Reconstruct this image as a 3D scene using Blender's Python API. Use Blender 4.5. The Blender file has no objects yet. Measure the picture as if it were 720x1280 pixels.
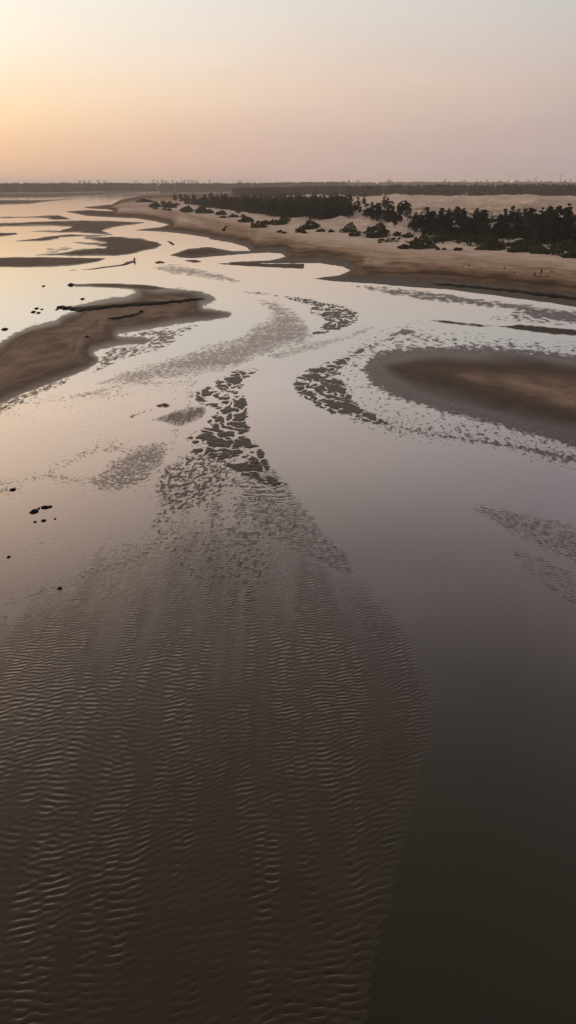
import bpy, math, random
import numpy as np
from mathutils import Vector, Matrix

random.seed(7)
RNG = np.random.default_rng(11)
C = bpy.context.scene.collection
rad = math.radians

# ------------------------------------------------------------------ camera
H = 22.0
F = 865.0
PITCH = rad(25.4)
cp, sp = math.cos(PITCH), math.sin(PITCH)

def ray_dir(px, py):
    u = (px-360.0); v = (640.0-py)
    return u, F*cp + v*sp, -F*sp + v*cp

def ground(px, py, h=0.0):
    dx, dy, dz = ray_dir(px, py)
    t = (h-H)/dz
    return dx*t, dy*t

def project(X, Y, Z=0.0):
    dz = Z-H
    fwd = Y*cp - dz*sp
    up = Y*sp + dz*cp
    fwd = np.maximum(fwd, 1e-3)
    return 360.0 + F*X/fwd, 640.0 - F*up/fwd

# ------------------------------------------------------------------ noise
def _hash(ix, iy, seed):
    n = (ix.astype(np.int64)*374761393 + iy.astype(np.int64)*668265263 + seed*1442695041) & 0xffffffff
    n = ((n ^ (n >> 13))*1274126177) & 0xffffffff
    n = ((n ^ (n >> 16))*2246822519) & 0xffffffff
    return ((n ^ (n >> 15)) & 0xffffff)/float(0x1000000)

def perlin(x, y, seed=0):
    x = np.asarray(x, dtype=np.float64); y = np.asarray(y, dtype=np.float64)
    ix = np.floor(x); iy = np.floor(y); fx = x-ix; fy = y-iy
    u = fx*fx*fx*(fx*(fx*6-15)+10); v = fy*fy*fy*(fy*(fy*6-15)+10)
    def g(a, b):
        an = _hash(ix+a, iy+b, seed)*2*np.pi
        return np.cos(an)*(fx-a) + np.sin(an)*(fy-b)
    n0 = g(0,0)*(1-u)+g(1,0)*u; n1 = g(0,1)*(1-u)+g(1,1)*u
    return (n0*(1-v)+n1*v)*1.5

def fbm(x, y, seed=0, o=3):
    s = 0; a = 1.0
    for k in range(o):
        s = s + a*perlin(x*2**k, y*2**k, seed+k*17); a *= .5
    return s/1.5

def cells(x, y, seed=0):
    """distance to the border between voronoi cells"""
    ix = np.floor(x); iy = np.floor(y)
    f1 = np.full(x.shape, 9.0); f2 = np.full(x.shape, 9.0)
    for a in (-1,0,1):
        for b in (-1,0,1):
            cx = ix+a+_hash(ix+a, iy+b, seed); cy = iy+b+_hash(ix+a, iy+b, seed+5)
            d = np.hypot(cx-x, cy-y)
            m = d < f1
            f2 = np.where(m, f1, np.minimum(f2, d)); f1 = np.where(m, d, f1)
    return f2-f1

def octs(X, Y, R, seed):
    foot = R*R/23320.0*.62
    s = 0; wt = 1e-6
    for k, Lm in enumerate((.3, .6, 1.2, 2.4, 4.8, 9.6)):
        w = sstep(1.1*foot, 2.6*foot, Lm)*(1-.88*sstep(4*foot+.30, 9*foot+1.1, Lm))
        s = s + w*perlin(X/(.55*Lm), Y/Lm, seed+k); wt = wt + w*w
    return 1.25*s/np.sqrt(wt+.15)

def sstep(a, b, x):
    t = np.clip((x-a)/(b-a), 0, 1)
    return t*t*(3-2*t)

_r = np.random.default_rng(5)
_N = 32
_kl = 2*np.pi/(0.315*(1+_r.normal(0,.13,_N)))
_ka = _r.normal(0, .29, _N)
_kp = _r.uniform(0, 2*np.pi, _N)
def ripples(X, Y):
    yq = np.clip(Y, 14, 62)-14
    wy = Y + .0056*yq*yq + .53*np.maximum(Y-62, 0) + 1.3*perlin(X/14, Y/16, 91) + .35*perlin(X/4, Y/5, 92) - .12*X
    wx = X
    s = np.zeros(X.shape)
    for k in range(_N):
        s += np.cos(_kl[k]*(wy*math.cos(_ka[k]) + wx*math.sin(_ka[k])) + _kp[k])
    return s/math.sqrt(_N/2)

# ------------------------------------------------------------------ sand bars, traced as outlines on the tidal flat
BEACH = [(104,259),(140,255.5),(152,249),(180,243.5),(225,241),(300,239.5),(330,236),(330,150),(1600,150),(1600,560),
 (1000,428),(720,384),(640,372),(560,362),(480,356),(420,351.5),(392,348.5),(425,344),(438,338),(428,333),(400,329),(300,329.5),(280,328),
 (300,327),(340,325),(357,321),(352,317),(335,316),(312,317),(240,323),(225,322),(212,319),(235,311),(262,308.5),(290,314),
 (313,313.5),(308,309),(290,303.5),(262,299),(262,297.5),(235,293),(200,289.5),(168,288),(180,286),(200,284),(211,281),
 (195,277),(170,273),(155,272.5),(110,270),(81,264.5),(110,262.5),(142,264),(135,261.5),(112,260.5)]
# outline, plateau height, width of the edge (px on the ground grid), noise kind, noise amount, base tone, warp
BARS = [
 ([(-700,242),(60,241),(120,239.6),(200,239.7),(200,240.6),(110,245),(60,247.3),(-700,249)], .35, 1.2, 'n', .02, .35, .3),
 ([(-700,250),(55,250),(105,247),(60,252),(35,255),(0,256),(-700,262)], .35, 1.4, 'n', .02, .4, .4),
 ([(-700,269),(20,271),(50,270),(72,269),(90,274),(70,275),(50,272),(0,272.6),(-700,274)], .2, 1.2, 'n', .05, .35, .6),
 ([(-700,277),(0,279),(50,277),(90,275.5),(130,276),(180,278),(180,279),(150,283),(135,286),(128,288),(140,293.5),(125,293),(100,290.5),(40,290),(38,289),(75,288),(90,284),(60,282),(0,283.5),(-700,290)], .3, 2.2, 'n', .05, .42, .7),
 ([(-700,288),(0,291),(20,291),(22,293),(10,295),(0,296),(-700,302)], .25, 1.6, 'n', .02, .4, .4),
 ([(20,301.5),(60,296),(90,293),(140,294),(75,296.5),(72,299),(50,301.5)], .25, 1.5, 'n', .04, .4, .6),
 ([(105,296),(140,295.5),(175,298),(195,302),(202,306),(195,311),(180,314),(155,319),(130,320),(90,321),(45,319),(75,316),(95,312),(132,309.5),(110,306),(85,302.5),(110,303),(132,303.5),(105,299)], .35, 3.0, 'n', .05, .4, .8),
 ([(-700,316),(0,322),(50,321),(110,322),(133,323),(120,328),(95,332),(60,334),(0,334),(-700,352)], .35, 2.6, 'n', .02, .42, .5),
 ([(72,338.5),(110,336),(150,331),(165,326),(171,326.5),(158,331.5),(110,338)], .06, 1.5, 'n', .05, .3, .4),
 ([(150,332),(158,327.5),(163,327.5),(156,330)], .06, 1.5, 'n', .05, .3, .4),
 ([(229,325.3),(245,325),(253,327.5),(243,328.5)], .1, 1.2, 'n', .02, .3, .3),
 ([(265,329.4),(300,328.3),(340,329.5),(380,330),(380,336),(330,334),(290,332)], .1, 2.0, 'n', .04, .3, .6),
 ([(193,327.5),(200,325.8),(206,327.5),(206,329.2),(196,330.2)], .15, 1.2, 'n', .04, .15, .4),
 ([(207,300.5),(214,302),(218.5,305.5),(216,307),(212,304)], .15, 1.0, 'n', .03, .2, .3),
 ([(190,334),(215,331),(240,335),(280,344),(305,352.5),(290,353),(250,346),(215,342),(200,337)], .012, 8, 'f', .012, .25, 1.2),
 ([(60,311),(90,309.5),(80,314),(55,316)], .01, 4, 's', .02, .3, 1),
 # large bar on the left, with the thin arm above its inlet
 ([(83,355.3),(120,354.3),(180,356),(215,361),(190,364),(165,361.5),(130,359.2),(95,358.3)], .16, 2.2, 'n', .03, .4, .5),
 ([(85,355.5),(120,354.5),(180,357),(230,361),(260,367),(274,373),(267,379),(255,383),(283,388),(292,392),(285,397),(250,402),(200,411),(170,416),(148,419),(180,420.5),(195,425),(180,431),(150,433),(135,436),(118,441),(124,448),(124,453),(112,461),(85,472),(50,485),(20,497),(0,507),(-700,860),
   (-700,560),(0,428),(20,414),(40,405),(70,400),(77,394),(95,389),(75,385.5),(110,376),(135,371.5),(160,369),(170,364.5),(160,361),(130,359),(95,358)], .30, 15, 'n', .05, .48, 1.2),
 ([(150,419),(190,412),(245,408),(232,415),(215,425),(205,432),(180,440),(150,447),(118,465),(125,455),(130,445),(140,436),(185,432),(195,422)], .014, 7, 's', .032, .2, 2.5),
 ([(-700,880),(0,504),(40,488),(90,472),(70,484),(40,497),(0,515),(-700,900)], .008, 5, 's', .03, .22, 2.5),
 ([(313,373),(335,381),(343,388),(335,398),(312,410),(305,422),(265,432),(220,446),(150,468),(120,480),(190,477),(250,468),(300,456),(345,438),(375,428),(390,420),(382,404),(372,392),(345,378)], .010, 14, 'f', .012, .24, 3.0),
 ([(305,364.6),(330,366),(370,371),(400,376),(430,382),(448,390),(453,396),(445,403),(425,413),(395,420),(388,418),(395,410),(410,402),(400,396),(388,392),(385,384),(375,378),(350,371),(310,366.4)], .055, 4, 'c', .08, .15, 1.0),
 ([(332,445),(350,438),(400,427),(440,417),(470,408),(475,406),(440,421),(390,437),(345,450)], .005, 8, 'f', .010, .25, 2.0),
 # patches in the middle
 ([(333,456),(296,463),(268,477),(244,491),(243,502),(262,507),(271,513),(262,525),(245,537),(232,548),(240,560),(232,575),(262,572),(290,590),(318,598),(345,612),(355,607),(338,588),(333,568),(318,550),(310,530),(308,500),(303,488),(307,475)], .046, 6, 'c', .068, .13, 2.2),
 ([(189,526),(203,519),(220,513),(242,508.5),(256,508),(259,513),(253,521),(240,528),(228,534),(215,531),(203,528)], .014, 5, 's', .009, .12, 1.8),
 ([(112,602),(135,582),(165,566),(195,553),(212,548),(205,565),(198,585),(185,600),(150,612),(120,612)], .015, 16, 'f', .020, .17, 4),
 ([(193,507),(205,503),(214,506),(210,510),(198,510)], .03, 3, 'n', .02, .15, .8),
 ([(212,498.5),(222,497),(220,500),(214,500.5)], .03, 3, 'n', .02, .15, .5),
 ([(160,520),(190,511),(186,514),(165,522)], .008, 4, 's', .02, .2, 1),
 ([(225,575),(245,565),(290,575),(300,600),(262,628),(240,635),(215,642),(200,626),(195,606),(205,590)], .006, 14, 's', .030, .15, 4),
 ([(264,628),(272,622),(276,632),(272,648),(264,655),(261,645)], .006, 9, 'r', .03, .14, 3.5),
 ([(298,625),(308,612),(314,618),(312,640),(302,650),(294,645)], .006, 9, 'r', .03, .14, 3.5),
 ([(335,585),(356,607),(378,634),(408,668),(436,694),(440,716),(410,708),(380,690),(345,672),(310,640),(300,605)], .003, 9, 'r', .032, .14, 5),
 ([(262,665),(270,655),(272,680),(268,720),(258,760),(256,720)], -.001, 9, 'r', .03, .15, 5),
 ([(288,660),(298,650),(300,690),(296,740),(286,780),(286,700)], -.001, 9, 'r', .03, .15, 5),
 ([(305,670),(318,655),(322,700),(318,760),(306,790),(306,720)], -.001, 9, 'r', .03, .15, 5),
 ([(-60,520),(60,500),(160,480),(250,470),(235,510),(215,560),(120,560),(60,590),(-60,640)], -.013, 20, 'f', .017, .22, 6),
 ([(-200,620),(60,596),(180,600),(240,640),(180,690),(60,740),(-200,840)], -.012, 22, 'f', .016, .2, 6),
 ([(210,600),(300,590),(340,640),(330,720),(240,720),(190,660)], -.008, 20, 's', .024, .18, 6),
 # right bar: core, speckled apron, crescent of patches, rim
 ([(468,455),(480,447),(520,440),(580,438),(650,440),(720,447),(1300,500),(1300,760),(720,552),(680,538),(620,519),(560,504),(510,490),(475,472)], .4, 26, 'n', .04, .43, 2),
 ([(425,455),(450,440),(480,427),(510,415),(545,424),(600,430),(720,436),(1300,480),(1300,830),(720,577),(660,563),(590,550),(520,540),(480,532),(440,520),(430,500),(415,480)], -.012, 30, 's', .028, .16, 3),
 ([(450,462),(462,448),(478,436),(520,431),(600,433),(720,440),(1300,487),(1300,800),(720,563),(640,538),(560,518),(500,502),(465,484)], .038, 15, 's', .022, .16, 3),
 ([(472,428),(430,445),(395,457),(372,468),(366,480),(370,492),(385,503),(410,515),(450,525),(490,534),(480,522),(450,510),(438,495),(430,480),(425,465),(440,448)], .046, 5, 'c', .064, .13, 1.6),
 ([(478,529),(540,541),(600,548),(660,557),(720,568),(1300,770),(1300,830),(720,578),(650,564),(580,552),(520,543)], .020, 7, 's', .022, .15, 2),
 ([(487,420),(505,411),(520,412),(515,417),(497,419)], .03, 3, 's', .04, .12, 1.2),
 ([(535,400),(560,400.5),(625,407.5),(600,409),(560,405)], .03, 2.5, 'n', .02, .2, .6),
 ([(622,408),(650,405.5),(700,410),(720,412),(1300,470),(1300,500),(720,420),(680,417),(640,411)], .04, 4, 'n', .03, .2, .8),
 ([(632,388),(670,386),(720,390),(1300,450),(1300,490),(720,403),(680,399),(650,394)], .03, 5, 's', .03, .18, 1.5),
 ([(610,398),(640,393),(720,403),(690,405),(650,402)], .002, 4, 's', .03, .18, 1.5),
 ([(440,356),(480,359),(560,368),(620,377),(720,390),(1300,475),(1300,490),(720,396),(650,388),(560,378),(500,370),(460,362)], .02, 5, 's', .02, .24, 1),
 ([(598,636),(640,641),(720,659),(1300,820),(1300,940),(720,702),(680,682),(640,660)], .004, 12, 'r', .030, .16, 3),
 ([(640,690),(680,700),(1300,1000),(1300,1100),(720,755),(690,735)], -.004, 10, 'r', .024, .16, 3),
]
RIPPLE_FIELD = [(338,588),(378,632),(412,670),(450,700),(490,745),(520,790),(545,840),(556,885),(550,930),(535,980),(515,1040),(500,1110),
 (485,1180),(468,1280),(430,1560),(-700,1560),(-700,830),(0,745),(60,700),(120,650),(190,632),(290,610)]

BEACH2 = [(60,262),(180,266),(240,283),(312,303),(380,325),(480,346),(560,360),(720,384),(1000,428),(1600,560),(1600,150),(330,150),(330,236),(300,239.5),(225,241),(180,243.5),(150,249),(135,255.5)]
def sdist(poly, px, py):
    """signed distance (positive inside) in outline units"""
    d = np.full(px.shape, 1e9); ins = np.zeros(px.shape, bool)
    n = len(poly)
    for i in range(n):
        ax, ay = poly[i]; bx, by = poly[(i+1) % n]
        ex, ey = bx-ax, by-ay
        wx, wy = px-ax, py-ay
        t = np.clip((wx*ex+wy*ey)/(ex*ex+ey*ey+1e-9), 0, 1)
        d = np.minimum(d, (wx-t*ex)**2+(wy-t*ey)**2)
        c = ((ay > py) != (by > py))
        with np.errstate(divide='ignore', invalid='ignore'):
            xs = ax + (py-ay)*ex/(ey if abs(ey) > 1e-9 else 1e-9)
        ins ^= c & (px < xs)
    d = np.sqrt(d)
    return np.where(ins, d, -d)

DEEP = -.22
def terrain(X, Y, px, py):
    X = np.asarray(X, float).ravel(); Y = np.asarray(Y, float).ravel(); px = np.asarray(px, float).ravel(); py = np.asarray(py, float).ravel()
    h = np.full(X.shape, DEEP); tone = np.full(X.shape, .12)
    R = np.hypot(X, Y)
    foot = R/700.0                                   # metres a picture dot covers sideways, to keep noise coarser far away
    wl1 = perlin(X/9, Y/14, 1); wl2 = perlin(X/2.2, Y/3.2, 2)
    rp = ripples(X, Y)
    rfade = 1-sstep(80, 150, R)
    speck = octs(X, Y, R, 31)
    fine = .95*octs(X+.35*Y, Y*1.7, R*.8, 41)+.35*perlin(X/5+Y/9, Y/4, 43)
    gloss = np.full(X.shape, .9)
    for poly, A, w, kind, na, tn, warp in BARS:
        xs = [p[0] for p in poly]; ys = [p[1] for p in poly]; m = 40
        k = np.nonzero((px > min(xs)-m) & (px < max(xs)+m) & (py > min(ys)-m) & (py < max(ys)+m))[0]
        if not len(k): continue
        sd = sdist(poly, px[k], py[k]) + warp*(wl1[k]*1.1+wl2[k]*.6)
        inside = sstep(-.15*w, w, sd)
        base = np.where(sd > 0, A*(1-np.exp(-(1.6*(np.maximum(sd,0)/w)**1.6 if A > .15 and w > 2.5 else 2.2*np.maximum(sd,0)/w))), np.maximum(sd/w*(.12 if kind in 'nc' else .028), DEEP))
        if kind == 'n':
            n = na*(wl1[k]*.6+wl2[k]*.4)*inside + .012*speck[k]
        elif kind == 's':
            n = na*speck[k]
            n = np.where(sd > 0, n, n*np.exp(sd/w))
        elif kind == 'f':
            n = na*fine[k]; n = np.where(sd > 0, n, n*np.exp(sd/w))
        elif kind == 'r':
            n = na*rp[k]*.45*rfade[k] + na*speck[k]*.4; n = np.where(sd > 0, n, n*np.exp(sd/w))
        else:
            xx = X[k]; yy = Y[k]; wx = .5*perlin(xx/1.2, yy/2, 61)+.7*perlin(xx/5, yy/8, 64); wy = .5*perlin(xx/1.2, yy/2, 62)+.7*perlin(xx/5, yy/8, 65)
            c = cells(xx/2.6+.30*yy/3+wx, yy/3.3+wy, 9); c2 = cells(xx/1.2+wx*.6, yy/1.5+wy, 19)
            n = -na*(1.25*np.maximum(1-c/(.26+.14*wl2[k]), 0) + .9*np.maximum(1-c2/.10, 0)*sstep(.15, .4, perlin(xx/5, yy/5, 63))) + (.015*rp[k]*rfade[k] + .015*speck[k])
            n *= np.where(sd > -2, 1, 0)
        hb = base+n
        better = hb > h[k]
        kk = k[better]
        h[kk] = hb[better]
        t = tn*np.ones(len(k)) + .05*wl2[k] + .04*wl1[k]
        if A > .15: t = .24 + (tn-.24)*sstep(.25*w, 1.1*w, sd + .25*w*wl2[k])
        if A > .15 and w > 20: t = .18 + .14*sstep(3, 16, sd) + .19*sstep(20, 40, sd+3*wl1[k])
        if A > .15: t = t + (.04*perlin(sd/5+.8*wl1[k], px[k]/90, 55) + .03*perlin(sd/1.6+.6*wl2[k], px[k]/60, 56) + .06*perlin(X[k]/3.5, Y[k]/6, 57) + .03*speck[k])*sstep(0, w, sd)
        tone[kk] = t[better]
        gloss[kk] = {'c': .20, 's': .30, 'f': .52, 'r': .36}.get(kind, .06)
        if A > .15: gloss[kk] = (.06+.30*(1-sstep(0, .8*w, sd+.2*w*wl1[k])))[better]
    # rippled sand in the foreground
    k = np.nonzero(py > 560)[0]
    if len(k):
        sd = sdist(RIPPLE_FIELD, px[k], py[k]) + 5*wl2[k]
        x, y = X[k], Y[k]
        st = perlin(x/2.0 + .25*perlin(x/3,y/9,73) + .05*y, y/17, 71) + .6*perlin(x/.8, y/10, 72) + .25*perlin(x/5, y/6, 74)
        near = sstep(620, 880, py[k] + .12*(px[k]-200) + 60*st)            # crests stand clear of the film only nearer the viewer
        edge = np.exp(-((sd-26)/30)**2)*sstep(300, 380, px[k])      # strong crests along the right border of the field
        amp = (.26+.74*sstep(-.30, .30, st))*sstep(-2, 50, sd)
        amp = np.maximum(amp*(.22+.78*near), .75*edge)
        lvl = DEEP + .20*sstep(-170, -10, sd+8*wl1[k]) + (.0205 + .006*st*near + .008*near + .003*edge + .001*st)*sstep(-60, 60, sd+8*wl1[k])
        hb = lvl + (.0052+.0010*near)*amp*(rp[k] - .25*rp[k]**2) + .003*speck[k]*(1-near)*sstep(-10, 30, sd)
        better = hb > h[k]
        kk = k[better]; h[kk] = hb[better]; tone[kk] = .125+.02*st[better]; gloss[kk] = (.56+.10*near)[better]
    # beach, dunes and the land behind
    k = np.nonzero(py < 620)[0]
    veg = np.zeros(X.shape)
    if len(k):
        sd = sdist(BEACH, px[k], py[k]) + .5*wl2[k] + .6*wl1[k]*sstep(300, 360, py[k])
        x, y, r = X[k], Y[k], R[k]
        sd2 = sdist(BEACH2, px[k], py[k])
        fs = np.clip(13+(px[k]-180)*.088, 9, 75)
        b = sd/fs; b2 = sd2/fs+.12*wl1[k]*0; q_ = sstep(.15, .7, b2); b = np.where(sd > 0, b*(1-q_)+b2*q_, b)
        beach = np.where(sd > 0, 1.9*np.clip(fs/45, .4, 1.3)*(1-np.exp(-1.6*np.maximum(b,0)))/.8, np.maximum(sd/6*.12, DEEP))
        dz = sstep(.95, 1.5, b)
        rid = 1-np.abs(perlin(x/34+.3*y/60, y/46, 81))*2.0
        rid2 = 1-np.abs(perlin(x/13, y/19, 82))*2
        fore = dz*(1.2+2.6*np.maximum(rid, 0)**1.5 + .9*rid2)*(1-.45*sstep(1.9, 2.6, b))
        fore *= .65+.65*sstep(330, 480, px[k])
        big = sstep(405, 470, px[k]+.02*(r-600))*sstep(430, 640, r)*(1-sstep(900, 1080, r))
        br = 1-np.abs(perlin(x/150+.2, y/260, 84))*1.9
        br2 = 1-np.abs(perlin(x/70+.4, y/110, 76))*2
        dunes = big*(.2+4.6*np.maximum(br, 0)**1.3 + 1.3*perlin(x/60, y/90, 85)+3.0*np.maximum(br2,0)+.9*perlin(x/22, y/34, 86))
        far = sstep(1050, 1300, r)*sstep(0, 3, sd)*1.2
        small = .12*wl1[k]*dz + .05*wl2[k]*sstep(.5, 1, b)
        hb = beach+fore*(1-sstep(420, 560, r)*.6)+dunes+far+small*1.5
        better = hb > h[k]
        kk = k[better]; h[kk] = hb[better]
        band = .04*perlin(b*6+.5*wl1[k], px[k]/110, 87)+.045*perlin(b*20+.7*wl1[k], px[k]/50, 88)+.04*perlin(b*50+.8*wl1[k], px[k]/22, 77)+.05*perlin(x/5, y/9, 78)
        t = .25+.20*sstep(.05, .26, b)+.24*sstep(.3, .6, b)+.26*sstep(.55, .95, b)+band*1.6*sstep(.1, .4, b)
        t = t - .10*np.exp(-((b-.30)/.025)**2)*sstep(430, 560, px[k])
        t = np.where(big > .3, .92+.1*perlin(x/40, y/60, 89), t)
        tone[kk] = t[better]
        v = sstep(1.15, 1.5, b)*sstep(-.1, .2, perlin(x/22, y/34, 90)+.3*wl1[k])*(1-big)*(.55+.4*sstep(450,540,px[k]))
        veg[kk] = v[better]; gloss[kk] = (.12*(1-sstep(.05, .3, b)))[better]
    return h, tone, veg, gloss

def terrain_xy(X, Y):
    X = np.atleast_1d(np.asarray(X, float)); Y = np.atleast_1d(np.asarray(Y, float))
    px, py = project(X, Y, 0.0)
    return terrain(X, Y, px, py)[0]

def hits(pts, maxr=1500.0):
    """where the camera rays through these picture points meet the terrain"""
    out = []
    D = np.geomspace(14, maxr, 500)
    for i in range(0, len(pts), 40):
        chunk = pts[i:i+40]
        XX, YY, ZZ = [], [], []
        for px, py in chunk:
            dx, dy, dz = ray_dir(px, py); n = math.hypot(dx, dy)
            XX.append(dx/n*D); YY.append(dy/n*D); ZZ.append(H+dz/n*D)
        X = np.concatenate(XX); Y = np.concatenate(YY); Z = np.concatenate(ZZ)
        hh = np.maximum(terrain_xy(X, Y), 0)
        below = (Z < hh).reshape(len(chunk), -1)
        for j in range(len(chunk)):
            w = np.argmax(below[j]) if below[j].any() else len(D)-1
            q = j*len(D)+w
            out.append((X[q], Y[q], max(hh[q], 0)))
    return out

# ------------------------------------------------------------------ materials
def newmat(name):
    m = bpy.data.materials.new(name); m.use_nodes = True
    nt = m.node_tree; nt.nodes.clear()
    return m, nt, nt.nodes, nt.links

def simple(name, col, rough=.8, var=.3, scale=1.0, spec=.3, objvar=.0):
    m, nt, N, L = newmat(name)
    out = N.new('ShaderNodeOutputMaterial'); p = N.new('ShaderNodeBsdfPrincipled')
    tc = N.new('ShaderNodeTexCoord'); nz = N.new('ShaderNodeTexNoise'); nz.inputs['Scale'].default_value = scale; nz.inputs['Detail'].default_value = 4
    L.new(tc.outputs['Object'], nz.inputs['Vector'])
    mr = N.new('ShaderNodeMapRange'); mr.inputs[1].default_value = .3; mr.inputs[2].default_value = .7
    mr.inputs[3].default_value = 1-var; mr.inputs[4].default_value = 1+var
    L.new(nz.outputs[0], mr.inputs[0])
    fac = mr.outputs[0]
    if objvar:
        oi = N.new('ShaderNodeObjectInfo'); m2 = N.new('ShaderNodeMapRange'); m2.inputs[3].default_value = 1-objvar; m2.inputs[4].default_value = 1+objvar
        L.new(oi.outputs['Random'], m2.inputs[0]); mm = N.new('ShaderNodeMath'); mm.operation = 'MULTIPLY'
        L.new(fac, mm.inputs[0]); L.new(m2.outputs[0], mm.inputs[1]); fac = mm.outputs[0]
    mx = N.new('ShaderNodeVectorMath'); mx.operation = 'SCALE'; mx.inputs[0].default_value = col
    L.new(fac, mx.inputs['Scale']); L.new(mx.outputs[0], p.inputs['Base Color'])
    p.inputs['Roughness'].default_value = rough
    p.inputs['Specular IOR Level'].default_value = spec
    L.new(p.outputs[0], out.inputs[0])
    return m

def facing_reflect(N, L, power, scale, normal=None):
    lw = N.new('ShaderNodeLayerWeight'); lw.inputs[0].default_value = .5
    if normal: L.new(normal, lw.inputs['Normal'])
    pw = N.new('ShaderNodeMath'); pw.operation = 'POWER'; pw.inputs[1].default_value = power; L.new(lw.outputs['Facing'], pw.inputs[0])
    ml = N.new('ShaderNodeMath'); ml.operation = 'MULTIPLY_ADD'; ml.inputs[1].default_value = scale; ml.inputs[2].default_value = .012; ml.use_clamp = True
    L.new(pw.outputs[0], ml.inputs[0])
    return ml.outputs[0]

def mat_sand():
    m, nt, N, L = newmat('sand_and_mud')
    out = N.new('ShaderNodeOutputMaterial')
    at = N.new('ShaderNodeAttribute'); at.attribute_name = 'tone'
    av = N.new('ShaderNodeAttribute'); av.attribute_name = 'veg'
    geo = N.new('ShaderNodeNewGeometry')
    n1 = N.new('ShaderNodeTexNoise'); n1.inputs['Scale'].default_value = .35; n1.inputs['Detail'].default_value = 6; n1.inputs['Roughness'].default_value = .65
    L.new(geo.outputs['Position'], n1.inputs['Vector'])
    ad = N.new('ShaderNodeMath'); ad.operation = 'MULTIPLY_ADD'; ad.inputs[1].default_value = .16; L.new(n1.outputs[0], ad.inputs[0])
    sb = N.new('ShaderNodeMath'); sb.operation = 'SUBTRACT'; sb.inputs[1].default_value = .08; L.new(at.outputs['Fac'], sb.inputs[0]); L.new(sb.outputs[0], ad.inputs[2])
    cr = N.new('ShaderNodeValToRGB'); L.new(ad.outputs[0], cr.inputs[0])
    e = cr.color_ramp.elements
    e[0].position = 0.05; e[0].color = (.032,.026,.021,1); e[1].position = 1; e[1].color = (.72,.61,.53,1)
    for p, c in ((.25,(.066,.053,.041,1)), (.42,(.118,.081,.056,1)), (.6,(.35,.245,.175,1)), (.8,(.60,.47,.38,1))):
        q = e.new(p); q.color = c
    vg = N.new('ShaderNodeMixRGB'); vg.inputs[2].default_value = (.075,.088,.04,1)
    n3 = N.new('ShaderNodeTexNoise'); n3.inputs['Scale'].default_value = .5; n3.inputs['Detail'].default_value = 8; L.new(geo.outputs['Position'], n3.inputs['Vector'])
    th = N.new('ShaderNodeMapRange'); th.inputs[1].default_value = .47; th.inputs[2].default_value = .53; L.new(n3.outputs[0], th.inputs[0])
    vm = N.new('ShaderNodeMath'); vm.operation = 'MULTIPLY'; L.new(th.outputs[0], vm.inputs[0]); L.new(av.outputs['Fac'], vm.inputs[1])
    L.new(vm.outputs[0], vg.inputs[0]); L.new(cr.outputs[0], vg.inputs[1])
    # fine grain and small relief
    n2 = N.new('ShaderNodeTexNoise'); n2.inputs['Scale'].default_value = 3.2; n2.inputs['Detail'].default_value = 5; L.new(geo.outputs['Position'], n2.inputs['Vector'])
    bp = N.new('ShaderNodeBump'); bp.inputs['Strength'].default_value = .5; bp.inputs['Distance'].default_value = .02; L.new(n2.outputs[0], bp.inputs['Height'])
    df = N.new('ShaderNodeBsdfDiffuse'); L.new(vg.outputs[0], df.inputs[0]); L.new(bp.outputs[0], df.inputs['Normal'])
    gl = N.new('ShaderNodeBsdfGlossy'); gl.inputs['Roughness'].default_value = .30; L.new(bp.outputs[0], gl.inputs['Normal'])
    fr = facing_reflect(N, L, 2.0, 1.05, bp.outputs[0])
    # gloss only on wet sand; a thin film of water still lies on what barely clears the surface that stands clear of the water
    sx = N.new('ShaderNodeSeparateXYZ'); L.new(geo.outputs['Position'], sx.inputs[0])
    wa = N.new('ShaderNodeAttribute'); wa.attribute_name = 'gloss'
    fm = N.new('ShaderNodeMapRange'); fm.inputs[1].default_value = 0; fm.inputs[2].default_value = .020; fm.inputs[3].default_value = 1.0; fm.inputs[4].default_value = 0; L.new(sx.outputs[2], fm.inputs[0])
    rg = N.new('ShaderNodeMapRange'); rg.inputs[1].default_value = 0; rg.inputs[2].default_value = .016; rg.inputs[3].default_value = .09; rg.inputs[4].default_value = .32; L.new(sx.outputs[2], rg.inputs[0]); L.new(rg.outputs[0], gl.inputs['Roughness'])
    wt = N.new('ShaderNodeMath'); wt.operation = 'MAXIMUM'; L.new(wa.outputs['Fac'], wt.inputs[0]); L.new(fm.outputs[0], wt.inputs[1])
    ab = N.new('ShaderNodeMapRange'); ab.inputs[1].default_value = -.002; ab.inputs[2].default_value = .001; L.new(sx.outputs[2], ab.inputs[0])
    m1 = N.new('ShaderNodeMath'); m1.operation = 'MULTIPLY'; L.new(fr, m1.inputs[0]); L.new(wt.outputs[0], m1.inputs[1])
    m2 = N.new('ShaderNodeMath'); m2.operation = 'MULTIPLY'; L.new(m1.outputs[0], m2.inputs[0]); L.new(ab.outputs[0], m2.inputs[1])
    mx = N.new('ShaderNodeMixShader'); L.new(m2.outputs[0], mx.inputs[0]); L.new(df.outputs[0], mx.inputs[1]); L.new(gl.outputs[0], mx.inputs[2])
    L.new(mx.outputs[0], out.inputs[0])
    return m

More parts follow.
